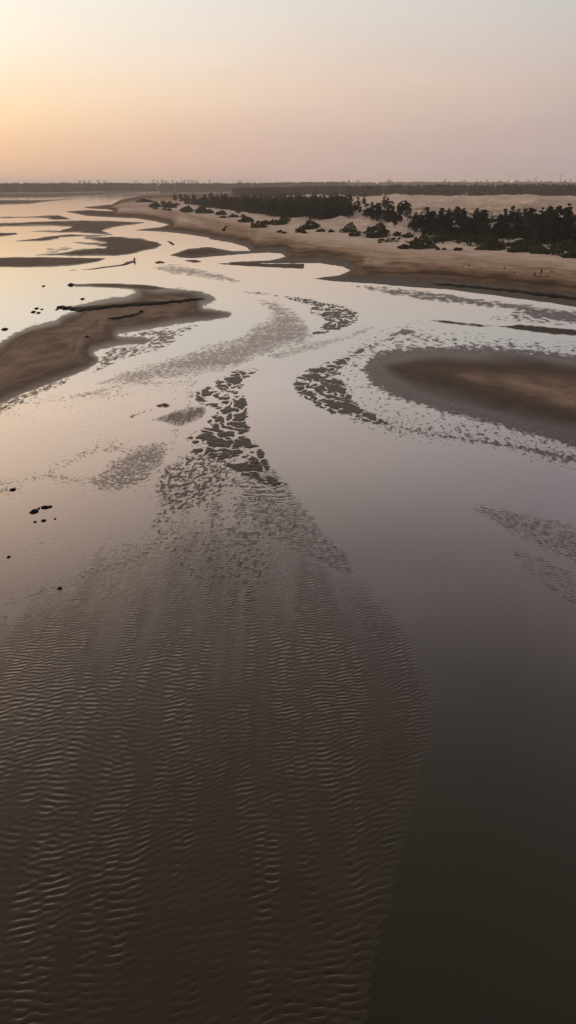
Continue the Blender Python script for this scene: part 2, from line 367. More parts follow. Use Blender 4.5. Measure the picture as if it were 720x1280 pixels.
def mat_water():
    m, nt, N, L = newmat('shallow_water')
    out = N.new('ShaderNodeOutputMaterial')
    geo = N.new('ShaderNodeNewGeometry')
    mp = N.new('ShaderNodeMapping'); mp.inputs['Scale'].default_value = (1.1, 3.4, 1); L.new(geo.outputs['Position'], mp.inputs[0])
    n1 = N.new('ShaderNodeTexNoise'); n1.inputs['Scale'].default_value = 1.7; n1.inputs['Detail'].default_value = 3; L.new(mp.outputs[0], n1.inputs['Vector'])
    n0 = N.new('ShaderNodeTexNoise'); n0.inputs['Scale'].default_value = .06; n0.inputs['Detail'].default_value = 3; L.new(geo.outputs['Position'], n0.inputs['Vector'])
    mr = N.new('ShaderNodeMapRange'); mr.inputs[1].default_value = .42; mr.inputs[2].default_value = .68; mr.inputs[3].default_value = .02; mr.inputs[4].default_value = .30; L.new(n0.outputs[0], mr.inputs[0])
    bp = N.new('ShaderNodeBump'); bp.inputs['Distance'].default_value = .02; L.new(mr.outputs[0], bp.inputs['Strength']); L.new(n1.outputs[0], bp.inputs['Height'])
    gl = N.new('ShaderNodeBsdfGlossy'); gl.inputs['Roughness'].default_value = .06; L.new(bp.outputs[0], gl.inputs['Normal'])
    fr = facing_reflect(N, L, 2.05, 1.24, bp.outputs[0])
    tr = N.new('ShaderNodeBsdfTransparent'); tr.inputs[0].default_value = (.74,.70,.62,1)
    df = N.new('ShaderNodeBsdfDiffuse'); df.inputs[0].default_value = (.031,.024,.017,1)
    m1 = N.new('ShaderNodeMixShader'); m1.inputs[0].default_value = .6; L.new(tr.outputs[0], m1.inputs[1]); L.new(df.outputs[0], m1.inputs[2])
    mx = N.new('ShaderNodeMixShader'); L.new(fr, mx.inputs[0]); L.new(m1.outputs[0], mx.inputs[1]); L.new(gl.outputs[0], mx.inputs[2])
    L.new(mx.outputs[0], out.inputs[0])
    return m

M_SAND = mat_sand(); M_WATER = mat_water()
M_PINE = simple('pine_foliage', (.024,.034,.021), .8, .45, .35, .1, .45)
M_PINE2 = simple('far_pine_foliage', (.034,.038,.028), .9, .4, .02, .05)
M_SHRUB = simple('dune_scrub_foliage', (.072,.094,.042), .85, .5, .5, .1, .3)
M_DRYSHRUB = simple('dry_scrub_foliage', (.06,.042,.028), .9, .4, .5, .1, .2)
M_BARK = simple('bark', (.06,.045,.035), .9, .3, 3)
M_DRIFT = simple('dark_driftwood', (.022,.017,.014), .75, .4, 3)
M_WEED_STRIP = simple('weed_and_scarp_shade', (.011,.009,.008), .9, .5, 6, .1)  # near-black of the weed clumps and of the strip painting scarp shade
M_TOWER = simple('pale_concrete', (.40,.38,.36), .8, .1, .02, .3, .2)
M_GLASS = simple('dark_windows', (.08,.09,.1), .3, .1, .1, .5)
M_STEEL = simple('grey_steel', (.2,.2,.2), .6, .1, 1)
M_SKIN = simple('skin', (.30,.18,.12), .6, .1, 20)
M_HAIR = simple('black_hair', (.015,.012,.01), .6, .2, 20)
M_DARKCLOTH = simple('dark_cloth', (.02,.02,.025), .9, .2, 10)
M_BROWNCLOTH = simple('brown_cloth', (.12,.07,.05), .9, .2, 10)
M_PALECLOTH = simple('pale_cloth', (.45,.38,.36), .9, .15, 10)

# ------------------------------------------------------------------ mesh helpers
def mesh_np(name, V, faces, mat, smooth=False, parent=None):
    """V (n,3); faces (m,k) array, k=3 or 4"""
    V = np.asarray(V, np.float32); faces = np.asarray(faces, np.int32)
    me = bpy.data.meshes.new(name)
    me.vertices.add(len(V)); me.vertices.foreach_set('co', V.ravel())
    k = faces.shape[1]
    me.loops.add(faces.size); me.loops.foreach_set('vertex_index', faces.ravel())
    me.polygons.add(len(faces)); me.polygons.foreach_set('loop_start', np.arange(0, faces.size, k, dtype=np.int32))
    if smooth: me.polygons.foreach_set('use_smooth', np.ones(len(faces), bool))
    me.update(calc_edges=True); me.validate()
    me.materials.append(mat)
    o = bpy.data.objects.new(name, me); C.objects.link(o)
    if parent: o.parent = parent
    return o

def thing(name, label, cat, loc=(0,0,0), rz=0, group=None):
    o = bpy.data.objects.new(name, None); C.objects.link(o); o.empty_display_size = .3
    o.location = loc; o.rotation_euler = (0,0,rz); o['label'] = label; o['category'] = cat
    if group: o['group'] = group
    return o
def tag(o, label, cat, group=None):
    o['label'] = label; o['category'] = cat
    if group: o['group'] = group
    return o

def tube(points, radii, sides=7):
    V = []; Fs = []
    n = len(points)
    for i, p in enumerate(points):
        a = Vector(points[max(i-1,0)]); b = Vector(points[min(i+1,n-1)])
        d = (b-a).normalized()
        u = d.cross(Vector((0,0,1)))
        if u.length < .05: u = d.cross(Vector((1,0,0)))
        u.normalize(); v = d.cross(u)
        for s in range(sides):
            an = 2*math.pi*s/sides
            V.append(tuple(Vector(p)+(u*math.cos(an)+v*math.sin(an))*radii[i]))
    for i in range(n-1):
        for s in range(sides):
            a = i*sides+s; b = i*sides+(s+1) % sides
            Fs.append((a, b, b+sides, a+sides))
    return V, Fs
def join(parts):
    V = []; Fs = []
    for v, f in parts:
        o = len(V); V += list(v); Fs += [tuple(i+o for i in q) for q in f]
    return V, Fs
def box(x0,x1,y0,y1,z0,z1):
    V = [(x0,y0,z0),(x1,y0,z0),(x1,y1,z0),(x0,y1,z0),(x0,y0,z1),(x1,y0,z1),(x1,y1,z1),(x0,y1,z1)]
    return V, [(0,3,2,1),(4,5,6,7),(0,1,5,4),(1,2,6,5),(2,3,7,6),(3,0,4,7)]

def leaf_tris(P, size, rng, up=.3):
    """one triangle per point, random orientation"""
    n = len(P)
    a = rng.normal(size=(n,3)); a /= np.linalg.norm(a, axis=1)[:,None]
    b = rng.normal(size=(n,3)); b -= (a*b).sum(1)[:,None]*a; b /= np.linalg.norm(b, axis=1)[:,None]
    s = (size*rng.uniform(.6, 1.4, n))[:,None]
    V = np.empty((n,3,3)); V[:,0] = P+a*s; V[:,1] = P-a*s*.5+b*s*.8; V[:,2] = P-a*s*.5-b*s*.8
    return V.reshape(-1,3), np.arange(n*3).reshape(-1,3)

# ------------------------------------------------------------------ ground sheet and water
def grid():
    rows = np.concatenate([[229.42,229.6,229.8,230,230.3,230.6,231], np.arange(231.4, 240, .4), np.arange(240, 330, .22), np.arange(330, 600, .75), np.arange(600, 900, .95), np.arange(900, 1600, 1.25)])
    hpx = 640-F*math.tan(PITCH)     # the horizon row
    rows = rows - 229.0 + hpx
    cols = np.concatenate([np.arange(-2400, -260, 26), np.arange(-260, 980, 1.25), np.arange(980, 3100, 26)])
    PX, PY = np.meshgrid(cols, rows)
    X, Y = ground(PX, PY)
    h, tone, veg, gloss = terrain(X, Y, PX, PY)
    nr, nc = PX.shape
    V = np.stack([X.ravel(), Y.ravel(), h], 1)
    i = np.arange(nr*nc).reshape(nr, nc)
    q = np.stack([i[1:,:-1], i[1:,1:], i[:-1,1:], i[:-1,:-1]], -1).reshape(-1,4)
    o = mesh_np('tidal_flat_ground', V, q, M_SAND, True)
    for nme, arr in (('tone', tone), ('veg', veg), ('gloss', gloss)):
        a = o.data.attributes.new(nme, 'FLOAT', 'POINT'); a.data.foreach_set('value', arr.astype(np.float32))
    o['kind'] = 'structure'
    return o
ground_obj = grid()
w = mesh_np('water', [(-44000,-60,0),(44000,-60,0),(44000,45000,0),(-44000,45000,0)], [(0,1,2,3)], M_WATER)
w['kind'] = 'structure'

# ------------------------------------------------------------------ pines
def pine_variant(k, label, group):
    rng = np.random.default_rng(100+k)
    hgt = 8.0*rng.uniform(.9, 1.12); wid = rng.uniform(1.9, 2.7)
    root = thing('pine_tree', label, 'tree', (0,0,-500), 0, group)
    lean = rng.normal(0, .25, 2)
    pts = [(0,0,-.6),(lean[0]*.3,lean[1]*.3,hgt*.35),(lean[0],lean[1],hgt*.9)]
    parts = [tube(pts, [.16,.12,.03], 6)]
    clumps = []
    nb = 15
    for i in range(nb):
        z = hgt*rng.uniform(.2, .97); t = z/hgt
        rr = wid*(1.15-t)**.7*rng.uniform(.45, 1.0); an = rng.uniform(0, 2*math.pi)
        cx, cy = math.cos(an)*rr+lean[0]*t, math.sin(an)*rr+lean[1]*t
        if i % 2 == 0: parts.append(tube([(lean[0]*t,lean[1]*t,z-.5),(cx,cy,z)], [.05,.02], 4))
        clumps.append((cx, cy, z, .55+.75*(1.1-t)*rng.uniform(.7, 1.2)))
    clumps.append((lean[0], lean[1], hgt*.97, .45)); clumps.append((lean[0]*.5, lean[1]*.5, hgt*.55, 1.3)); clumps.append((0, 0, hgt*.33, 1.3))
    v, f = join(parts); mesh_np('trunk', v, f, M_BARK, True, root)
    P = []
    for cx, cy, z, s in clumps:
        n = int(95*s)
        d = rng.normal(size=(n,3)); d /= np.linalg.norm(d, axis=1)[:,None]; d *= rng.uniform(.35, 1, n)[:,None]**.6
        P.append(np.array([cx,cy,z])+d*np.array([s*1.1, s*1.1, s*.8]))
    P = np.concatenate(P)
    v, f = leaf_tris(P, .26, rng)
    mesh_np('crown', v, f, M_PINE, False, root)
    return root, hgt

def copy_thing(root, label=None, group=None):
    r = root.copy(); C.objects.link(r)
    if label: r['label'] = label
    if group: r['group'] = group
    for ch in list(root.children):
        c = ch.copy(); C.objects.link(c); c.parent = r
    return r

LAB = {
 'left': ('dark pine in the dense wood behind the dunes left of the picture middle', 'pines of the left wood'),
 'mid': ('dark pine in the loose clump among white sand between the two woods', 'pines of the clump between the woods'),
 'right': ('dark green pine in the wood behind the beach on the right', 'pines of the right wood'),
}
variants = [pine_variant(k, *LAB['left']) for k in range(7)]
_used = set()
def place_pine(x, y, z, hgt, lab):
    i = random.randrange(len(variants)); v, vh = variants[i]
    if i not in _used: r = v; _used.add(i)
    else: r = copy_thing(v)
    r['label'], r['group'] = LAB[lab]
    s = hgt/vh
    ws = s*random.uniform(.95, 1.35)
    r.scale = (ws, ws, s); r.location = (x, y, z); r.rotation_euler = (0, 0, random.uniform(0, 6.28))

def in_poly(poly, x, y):
    return sdist(poly, np.array([float(x)]), np.array([float(y)]))[0] > 0

def scatter(poly, n, lab, hmin, hmax, zest=3.0, seed=1, mind=3.0):
    rs = random.Random(seed)
    pw = [ground(px, py, zest) for px, py in poly]
    xs = [p[0] for p in pw]; ys = [p[1] for p in pw]
    pts = []; tries = 0
    while len(pts) < n and tries < 60000:
        tries += 1
        # denser where trees show larger: pick in depth by its inverse
        px = rs.uniform(min(p[0] for p in poly), max(p[0] for p in poly)); py = rs.uniform(min(p[1] for p in poly), max(p[1] for p in poly))
        if not in_poly(poly, px, py): continue
        x, y = ground(px, py, zest)
        if any((x-a)**2+(y-b)**2 < mind**2 for a, b in pts): continue
        pts.append((x, y))
    hs = terrain_xy([p[0] for p in pts], [p[1] for p in pts])
    for (x, y), z in zip(pts, hs):
        place_pine(x, y, z-.2, rs.uniform(hmin, hmax), lab)
    return pts

P_LEFT = [(214,249),(240,247),(330,247),(400,249),(437,254),(436,277),(405,277),(370,273),(330,268),(300,262),(265,259),(235,254)]
P_RIGHT = [(508,287),(560,283),(620,284),(700,286),(800,291),(800,312),(720,307),(690,308),(660,304),(600,299),(555,297),(520,294)]
P_MID = [(452,276),(470,271),(505,274),(512,287),(490,287),(462,284)]
scatter(P_LEFT, 140, 'left', 8.0, 11.0, 3.0, 3, 6.5)
scatter(P_RIGHT, 115, 'right', 5.2, 8.4, 3.0, 4, 3.6)
scatter(P_MID, 22, 'mid', 6.0, 8.5, 3.0, 5, 4.5)
for (px, py, hh) in ((436,277,7),(443,274,6),(449,272,7),(455,262,9),(480,262,10),(484,261,9),(430,268,8),(447,264,8)):
    x, y = ground(px, py, 3.0); place_pine(x, y, terrain_xy(x, y)[0]-.2, hh, 'mid')

# ------------------------------------------------------------------ masses nobody could count
def mass(name, poly_or_pts, n, h0, h1, size, leaves, mat, label, cat, seed, zest=2.0, widen=.35):
    rng = np.random.default_rng(seed)
    P = []
    poly = poly_or_pts
    pw = [ground(px, py, zest) for px, py in poly]
    cnt = 0
    xs = []; ys = []
    while cnt < n:
        px = rng.uniform(min(p[0] for p in poly), max(p[0] for p in poly), n); py = rng.uniform(min(p[1] for p in poly), max(p[1] for p in poly), n)
        ok = sdist(poly, px, py) > 0
        xs.append(px[ok]); ys.append(py[ok]); cnt += ok.sum()
    px = np.concatenate(xs)[:n]; py = np.concatenate(ys)[:n]
    X, Y = ground(px, py, zest); Z = terrain_xy(X, Y)
    hh = rng.uniform(h0, h1, n)*(1+.12*perlin(X/90, Y/200, 7))
    m = leaves
    u = rng.uniform(0, 1, (n, m))
    rr = hh[:,None]*widen*(1.1-u)**.6*np.sqrt(rng.uniform(0, 1, (n, m))); an = rng.uniform(0, 2*np.pi, (n, m))
    P = np.stack([X[:,None]+rr*np.cos(an), Y[:,None]+rr*np.sin(an), Z[:,None]+hh[:,None]*u], -1).reshape(-1,3)
    v, f = leaf_tris(P, size, rng)
    o = mesh_np(name, v, f, mat)
    o['kind'] = 'stuff'; o['label'] = label; o['category'] = cat
    return o
mass('undergrowth', [(230,252),(300,249),(400,252),(437,258),(437,277),(400,276),(340,267.5),(290,260),(250,255.5)], 2600, 3, 6.5, .8, 44, M_PINE, 'low dark scrub filling the floor of the left wood', 'undergrowth', 21, 3.0, .6)
mass('undergrowth', [(508,287),(620,284),(800,291),(800,310),(720,306),(660,303),(600,298),(530,294)], 1000, 1.2, 3.2, .45, 44, M_PINE, 'low dark scrub filling the floor of the right wood', 'undergrowth', 22, 3.0, .6)
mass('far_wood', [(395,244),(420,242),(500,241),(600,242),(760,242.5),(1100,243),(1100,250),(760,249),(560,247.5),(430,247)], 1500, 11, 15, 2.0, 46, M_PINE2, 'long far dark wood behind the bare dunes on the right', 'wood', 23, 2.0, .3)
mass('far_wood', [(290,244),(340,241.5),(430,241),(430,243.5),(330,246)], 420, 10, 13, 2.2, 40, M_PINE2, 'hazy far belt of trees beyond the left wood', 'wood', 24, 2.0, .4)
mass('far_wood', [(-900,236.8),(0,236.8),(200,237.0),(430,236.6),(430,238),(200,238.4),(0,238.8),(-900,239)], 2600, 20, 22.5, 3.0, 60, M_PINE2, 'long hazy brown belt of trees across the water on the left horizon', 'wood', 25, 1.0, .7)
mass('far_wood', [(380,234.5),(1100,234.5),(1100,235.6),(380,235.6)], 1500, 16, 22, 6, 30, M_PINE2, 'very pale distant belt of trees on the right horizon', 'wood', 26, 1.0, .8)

for q_, pl in enumerate(([(560,303),(612,304),(640,309),(612,312),(575,309)], [(625,309),(668,310),(720,314),(800,322),(800,332),(716,325),(660,319)], [(505,303),(545,300),(556,306),(520,309)], [(470,300),(500,299),(498,303),(474,304)])):
    mass('dune_grass', pl, (110,230,60,40)[q_], .2, .75, .17, 60, M_SHRUB, ('low green scrub creeping over the dune foot below the right wood','low olive scrub spreading above the group of people','low scrub fringe around the large green mound','thin low scrub between the tall wedge mound and the green one')[q_], 'scrub', 41+q_, 1.6, 1.1)

# ------------------------------------------------------------------ scrub mounds on the dunes
def mound(px0, px1, pyb, hpx, label, dry=False, group='scrub mounds on the dunes', seed=0):
    cx = (px0+px1)/2
    (x, y, z), = hits([(cx, pyb)])
    D = math.hypot(x, y, ) ; mp = math.sqrt(x*x+y*y+(H-z)**2)/F*.93
    wd = (px1-px0)*mp/2; hg = max(.5, hpx*D/1060)
    rng = np.random.default_rng(seed)
    n = int(max(500, min(3800, 60*wd*wd+700)))
    r = np.sqrt(rng.uniform(0, 1, n)); an = rng.uniform(0, 2*np.pi, n)
    dep = min(wd, hg*2.2)*1.1
    ux = r*np.cos(an)*wd; uy = r*np.sin(an)*dep
    edge = 1+.35*perlin(np.cos(an)*1.6+seed, np.sin(an)*1.6, 5)
    ux *= edge; uy *= edge
    zz = np.zeros(n)
    for q in range(6):
        lx, ly = (q/5*1.5-.75+rng.normal(0,.08), rng.normal(0,.3)); lr = rng.uniform(.34, .6); lh = rng.uniform(.5, .95)*(1-.35*abs(lx))
        if q == 2+seed % 2: lr, lh = .6, 1.0
        zz = np.maximum(zz, lh*np.sqrt(np.clip(1-((ux/wd-lx)**2+(uy/dep-ly)**2)/lr**2, 0, 1)))
    zz = hg*np.maximum(zz, .22*(1-r**4))*(.85+.3*perlin(ux/(.3*wd)+seed*3.1, uy/(.3*dep), 6))
    sz = .16+.035*wd
    lum = rng.uniform(0, 1, n)
    zz = zz*np.where(lum < .75, 1, rng.uniform(.2, 1, n))
    th = terrain_xy(x+ux, y+dep*.7+uy)
    P = np.stack([ux, uy+dep*.7, np.maximum(zz, 0)+th-z], 1)
    v, f = leaf_tris(P, sz, rng)
    # the sandy hump under the leaves
    g = 14; gv = []; gf = []
    for i in range(g+1):
        for j in range(g+1):
            a = (i/g*2-1); b = (j/g*2-1)
            rr = math.hypot(a, b)
            gv.append((a*wd*1.0, b*dep*1.0+dep*.7, hg*.3*max(0, 1-rr*rr) - .3))
    hx = terrain_xy(np.array([q[0] for q in gv])+x, np.array([q[1] for q in gv])+y)
    gv = [(q[0], q[1], q[2]+t-z+.05) for q, t in zip(gv, hx)]
    for i in range(g):
        for j in range(g):
            a = i*(g+1)+j; gf.append((a, a+g+1, a+g+2, a+1))
    t = thing('dune_shrub', label, 'shrub', (x, y, z), 0, group)
    mesh_np('foliage', v, f, M_DRYSHRUB if dry else M_SHRUB, False, t)
    mesh_np('woody_base', gv, gf, M_DRYSHRUB, True, t)
    return t
MOUNDS = [
 (377,400,287,12,'rounded green scrub mound at the front corner of the left wood',0),
 (427,446,291,12,'brown-green scrub mound on sand below the gap between the woods',0),
 (436,452,296,9,'small green scrub mound right of a brown one below the gap between the woods',0),
 (456,488,297,18,'tall dark wedge-shaped scrub mound on the beach edge near the middle',0),
 (492,502,296,6,'small dark bush immediately right of the tall wedge-shaped mound',1),
 (503,518,297,7,'dark low bush, second right of the tall wedge-shaped mound',0),
 (498,514,312,6,'low brown dry scrub tail at the left foot of a big green mound',1),
 (512,546,311,18,'large bright green scrub mound left of the right wood',0),
 (540,566,303,13,'dark green bush backing the large bright green mound',0),
 (577,622,303,10,'wide flat green scrub patch at the foot of the right wood',0),
 (600,636,313,17,'big rounded dark green mound between two sand gaps below the right wood',0),
 (568,579,314,5,'small lone brown bush on open sand in front of the scrub line',1),
 (651,678,309,9,'dark round bush with pale sand showing on both sides',0),
 (636,668,316,8,'green scrub strip right of the big rounded mound',0),
 (664,700,318,10,'long olive green scrub strip above the group of people',0),
 (694,726,314,13,'dark scrub at the right edge below the right wood',0),
 (708,740,323,8,'dark green bush cut by the right edge of the photo, nearest the beach',0),
 (342,362,281,11,'dark pointed scrub mound in front of the left wood, right of a sand gully',0),
 (327,342,281,6,'thin trailing scrub left of the dark pointed mound',0),
 (312,334,285,9,'dark slanting scrub mound on white sand below the left wood',0),
 (298,318,278,8,'flat dark scrub mound above the dead stump on the beach',0),
 (369,381,291,9,'dark bush at the beach edge below the left wood',1),
 (243,266,267,9,'large dark bush on the dune crest at the left end of the wood',0),
 (224,240,264,7,'dark bush left of the large one at the left end of the wood',0),
 (203,221,260,8,'dark bush on the far point of the dunes',0),
 (187,201,259,7,'second bush from the tip of the far dune point',0),
 (170,186,253,5,'low scrub at the tip of the far dune point',1),
 (268,284,269,6,'small bush between white sand patches, left wood foot',0),
 (286,298,272,5,'small bush just left of the flat dark mound',0),
 (395,408,290,4,'tiny dry bush on sand between wood and brown-green mound',1),
 (410,418,291,4,'tiny dry tuft, nearest left of the brown-green mound',1),
 (346,353,291,4,'tiny dark tuft on the beach left of the wood corner',1),
 (352,358,292,3,'tiny tuft beside another on the beach left of the wood corner',1),
 (378,384,292,3,'tiny dark tuft under the beach edge bush',1),
 (640,674,310,9,'dark green scrub hump behind the olive scrub strip',0),
 (556,602,301,8,'low dark scrub hedge at the foot of the right wood, left part',0),
 (690,730,307,10,'tall dark scrub hump under the wood at the right edge',0),
 (545,550,313,3,'tiny dark tuft, left one of two on sand below the scrub',1),
 (553,558,313,3,'tiny dark tuft, right one of two on sand below the scrub',1),
]
for i, (a, b, yb, hp, lab, dry) in enumerate(MOUNDS):
    mound(a, b, yb, hp, lab, bool(dry), seed=300+i)
rr = random.Random(12)
for i in range(26):
    px = rr.uniform(185, 345); yb = 252+(px-185)*.135+rr.uniform(-3, 9)
    mound(px-rr.uniform(2,6), px+rr.uniform(2,6), yb, rr.uniform(2,4.5), 'small low dark bush dotted over the sand in front of the left wood', rr.random() < .3, group='small bushes dotted before the left wood', seed=400+i)

# ------------------------------------------------------------------ weed, stones, driftwood and dark strips on the flat
def clump(px, py, wpx, hpx, label, seed, name='seaweed_clump', cat='seaweed', group='dark weed clumps on the wet sand'):
    (x, y, z), = hits([(px, py)])
    D = math.sqrt(x*x+y*y+H*H); wd = wpx*D/F/2; dp = hpx*D/F/2/max(.2, H/D)*.7
    rng = np.random.default_rng(seed)
    parts = []
    V = []; Fs = []
    nu, nv = 18, 9
    for i in range(nv+1):
        th = math.pi*.5*i/nv
        for j in range(nu):
            an = 2*math.pi*j/nu
            r = math.cos(th)*(1+.45*float(perlin(np.array([math.cos(an)*1.7+seed]), np.array([math.sin(an)*1.7+th]), 4)[0])) if i else 1.05*(1+.45*float(perlin(np.array([math.cos(an)*1.7+seed]), np.array([math.sin(an)*1.7]), 4)[0]))
            V.append((r*math.cos(an)*wd, r*math.sin(an)*dp, math.sin(th)*min(wd, dp)*.45*(1+.5*float(perlin(np.array([math.cos(an)*3+seed]), np.array([math.sin(an)*3+th*3]), 8)[0])) - (.08 if i == 0 else 0)))
    for i in range(nv):
        for j in range(nu):
            a = i*nu+j; b = i*nu+(j+1) % nu
            Fs.append((a, b, b+nu, a+nu))
    for k in range(26):
        an = rng.uniform(0, 6.28); r = rng.uniform(.5, 1.25)
        p = (math.cos(an)*r*wd, math.sin(an)*r*dp, .02+rng.uniform(0, .3)*min(wd,dp)*(1.2-r)); q = (p[0]+rng.normal(0,.25)*wd, p[1]+rng.normal(0,.25)*dp, .01)
        tv, tf = tube([p, q], [.03*wd, .008*wd], 4); o = len(V); V += tv; Fs += [tuple(i2+o for i2 in f) for f in tf]
    o = mesh_np(name, V, Fs, M_WEED_STRIP, False)
    o.location = (x, y, z+.02); tag(o, label, cat, group)
CL = [(43,642,9,6,'largest dark weed clump in the near-left group on the wet flat'),
 (57,637.5,9,4,'second largest weed clump, right of the largest in the near-left group'),
 (62.5,634,5,3,'small weed clump at the upper right end of the near-left group'),
 (49,638,3,2.5,'tiny weed clump between the two large ones of the near-left group'),
 (54.5,651.5,5,3,'small weed clump below the pair of large ones, near left'),
 (69,649.5,3,1.6,'tiny lone weed speck right of the near-left group'),
 (44.5,655.5,4,2,'faint small weed clump lowest in the near-left group'),
 (16,612.5,6,3,'lone weed clump above the near-left group, close to the left edge'),
 (11,697,4,3.2,'lone small weed clump nearest the left edge, below the near-left group'),
 (74.5,736,5,3.6,'lone weed clump closest to the viewer on the left'),
 (46,386.5,4,2.6,'upper weed clump of the far-left group beside the large bar'),
 (42,391,5,2.6,'left and lowest weed clump of the far-left group beside the large bar'),
 (48,391.5,4,2,'right weed clump of the far-left group beside the large bar'),
 (103,374,4.5,2.4,'lone weed clump in the inlet above the long dark line'),
 (54.5,358.5,3.5,1.6,'lone small dark speck on the orange water at far left'),
 (71,388,3,1.2,'small speck left of the tip of the long dark line'),
 (52.5,388,3,1.6,'tiny weed speck beside the far-left group'),
 (89,357.3,7,2.2,'dark weed lump on the upper tip of the large left bar'),
 (6,413,6,2.4,'low brown lump at the left edge by the large bar'),
 (109,422,5,1.6,'small dark stain of weed in the middle of the large left bar'),
 (176.5,390,5,1.8,'small clump at the right tip of the short dark line'),
]
for i, (px, py, a, b, lab) in enumerate(CL): clump(px, py, a, b, lab, 500+i)

def dark_line(pts, half, label, name='dark_line', hgt=.3, seed=0):
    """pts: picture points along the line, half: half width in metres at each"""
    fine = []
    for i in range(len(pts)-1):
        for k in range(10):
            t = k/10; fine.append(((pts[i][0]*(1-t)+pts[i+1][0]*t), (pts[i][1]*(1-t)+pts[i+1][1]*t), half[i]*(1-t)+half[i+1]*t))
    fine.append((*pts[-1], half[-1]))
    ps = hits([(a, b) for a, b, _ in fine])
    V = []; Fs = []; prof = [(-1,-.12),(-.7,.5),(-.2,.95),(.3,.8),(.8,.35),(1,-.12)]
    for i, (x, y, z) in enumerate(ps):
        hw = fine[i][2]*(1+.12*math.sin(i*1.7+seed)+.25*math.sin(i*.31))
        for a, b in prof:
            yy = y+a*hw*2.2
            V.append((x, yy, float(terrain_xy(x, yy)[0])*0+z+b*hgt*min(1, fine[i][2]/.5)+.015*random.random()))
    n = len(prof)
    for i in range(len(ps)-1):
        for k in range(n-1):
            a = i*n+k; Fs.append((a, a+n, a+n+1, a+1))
    o = mesh_np(name, V, Fs, M_WEED_STRIP, False)
    return tag(o, label, 'dark line')
dark_line([(72,384.5),(84,386),(98,387),(125,385.5),(160,382),(195,380),(225,377.5),(255,374)], [.4,.7,1.2,1.4,1.2,1.1,.8,.2], 'long dark strip, painted shade of a low scarp along the large left sand bar', hgt=.35)  # shade of a low sand scarp, put in as a near-black raised strip
dark_line([(135,399.5),(148,398.5),(165,395.5),(178,391.5)], [.2,.5,.5,.2], 'short dark line below the long one on the left sand bar', hgt=.25, seed=3)  # short near-black strip, slightly raised above the bar
dark_line([(540,355.2),(600,359.8),(660,366),(720,373.5),(790,384)], [.5,1.0,1.2,1.0,.8], 'dark tide line along the foot of the right beach', hgt=.12, seed=5)  # low near-black strip following the foot of the beach

def stump():
    (x, y, z), = hits([(281,289)])
    t = thing('driftwood_stump', 'dark dead stump with a leaning branch standing alone on the beach', 'driftwood', (x, y, z))
    v, f = join([tube([(-1.2,0,-.2),(-.5,.1,.9),(.2,0,1.6),(1.0,.1,2.0)], [.55,.5,.4,.2]), tube([(.1,0,-.2),(.2,0,1.5),(.5,.1,2.9)], [.4,.3,.1])])
    mesh_np('trunk', v, f, M_DRIFT, True, t)
    v, f = join([tube([(.5,0,2.0),(2.2,.2,2.4),(3.4,.2,2.9)], [.2,.14,.05]), tube([(-.5,0,.9),(-1.8,.1,.6)], [.2,.06])])
    mesh_np('branch', v, f, M_DRIFT, True, t)
stump()

# ------------------------------------------------------------------ people
def skinned(name, verts, edges, radii, mat, parent, root=0):
    me = bpy.data.meshes.new(name); me.from_pydata(verts, edges, [])
    o = bpy.data.objects.new(name, me); C.objects.link(o); o.parent = parent
    me.materials.append(mat)
    md = o.modifiers.new('Skin', 'SKIN'); md.use_smooth_shade = True
    if not me.skin_vertices: me.skin_vertices.new()
    for i, r in enumerate(radii):
        sv = me.skin_vertices[0].data[i]; sv.radius = (r if isinstance(r, tuple) else (r, r)); sv.use_root = (i == root)
    s = o.modifiers.new('Sub', 'SUBSURF'); s.levels = 1; s.render_levels = 2
    return o

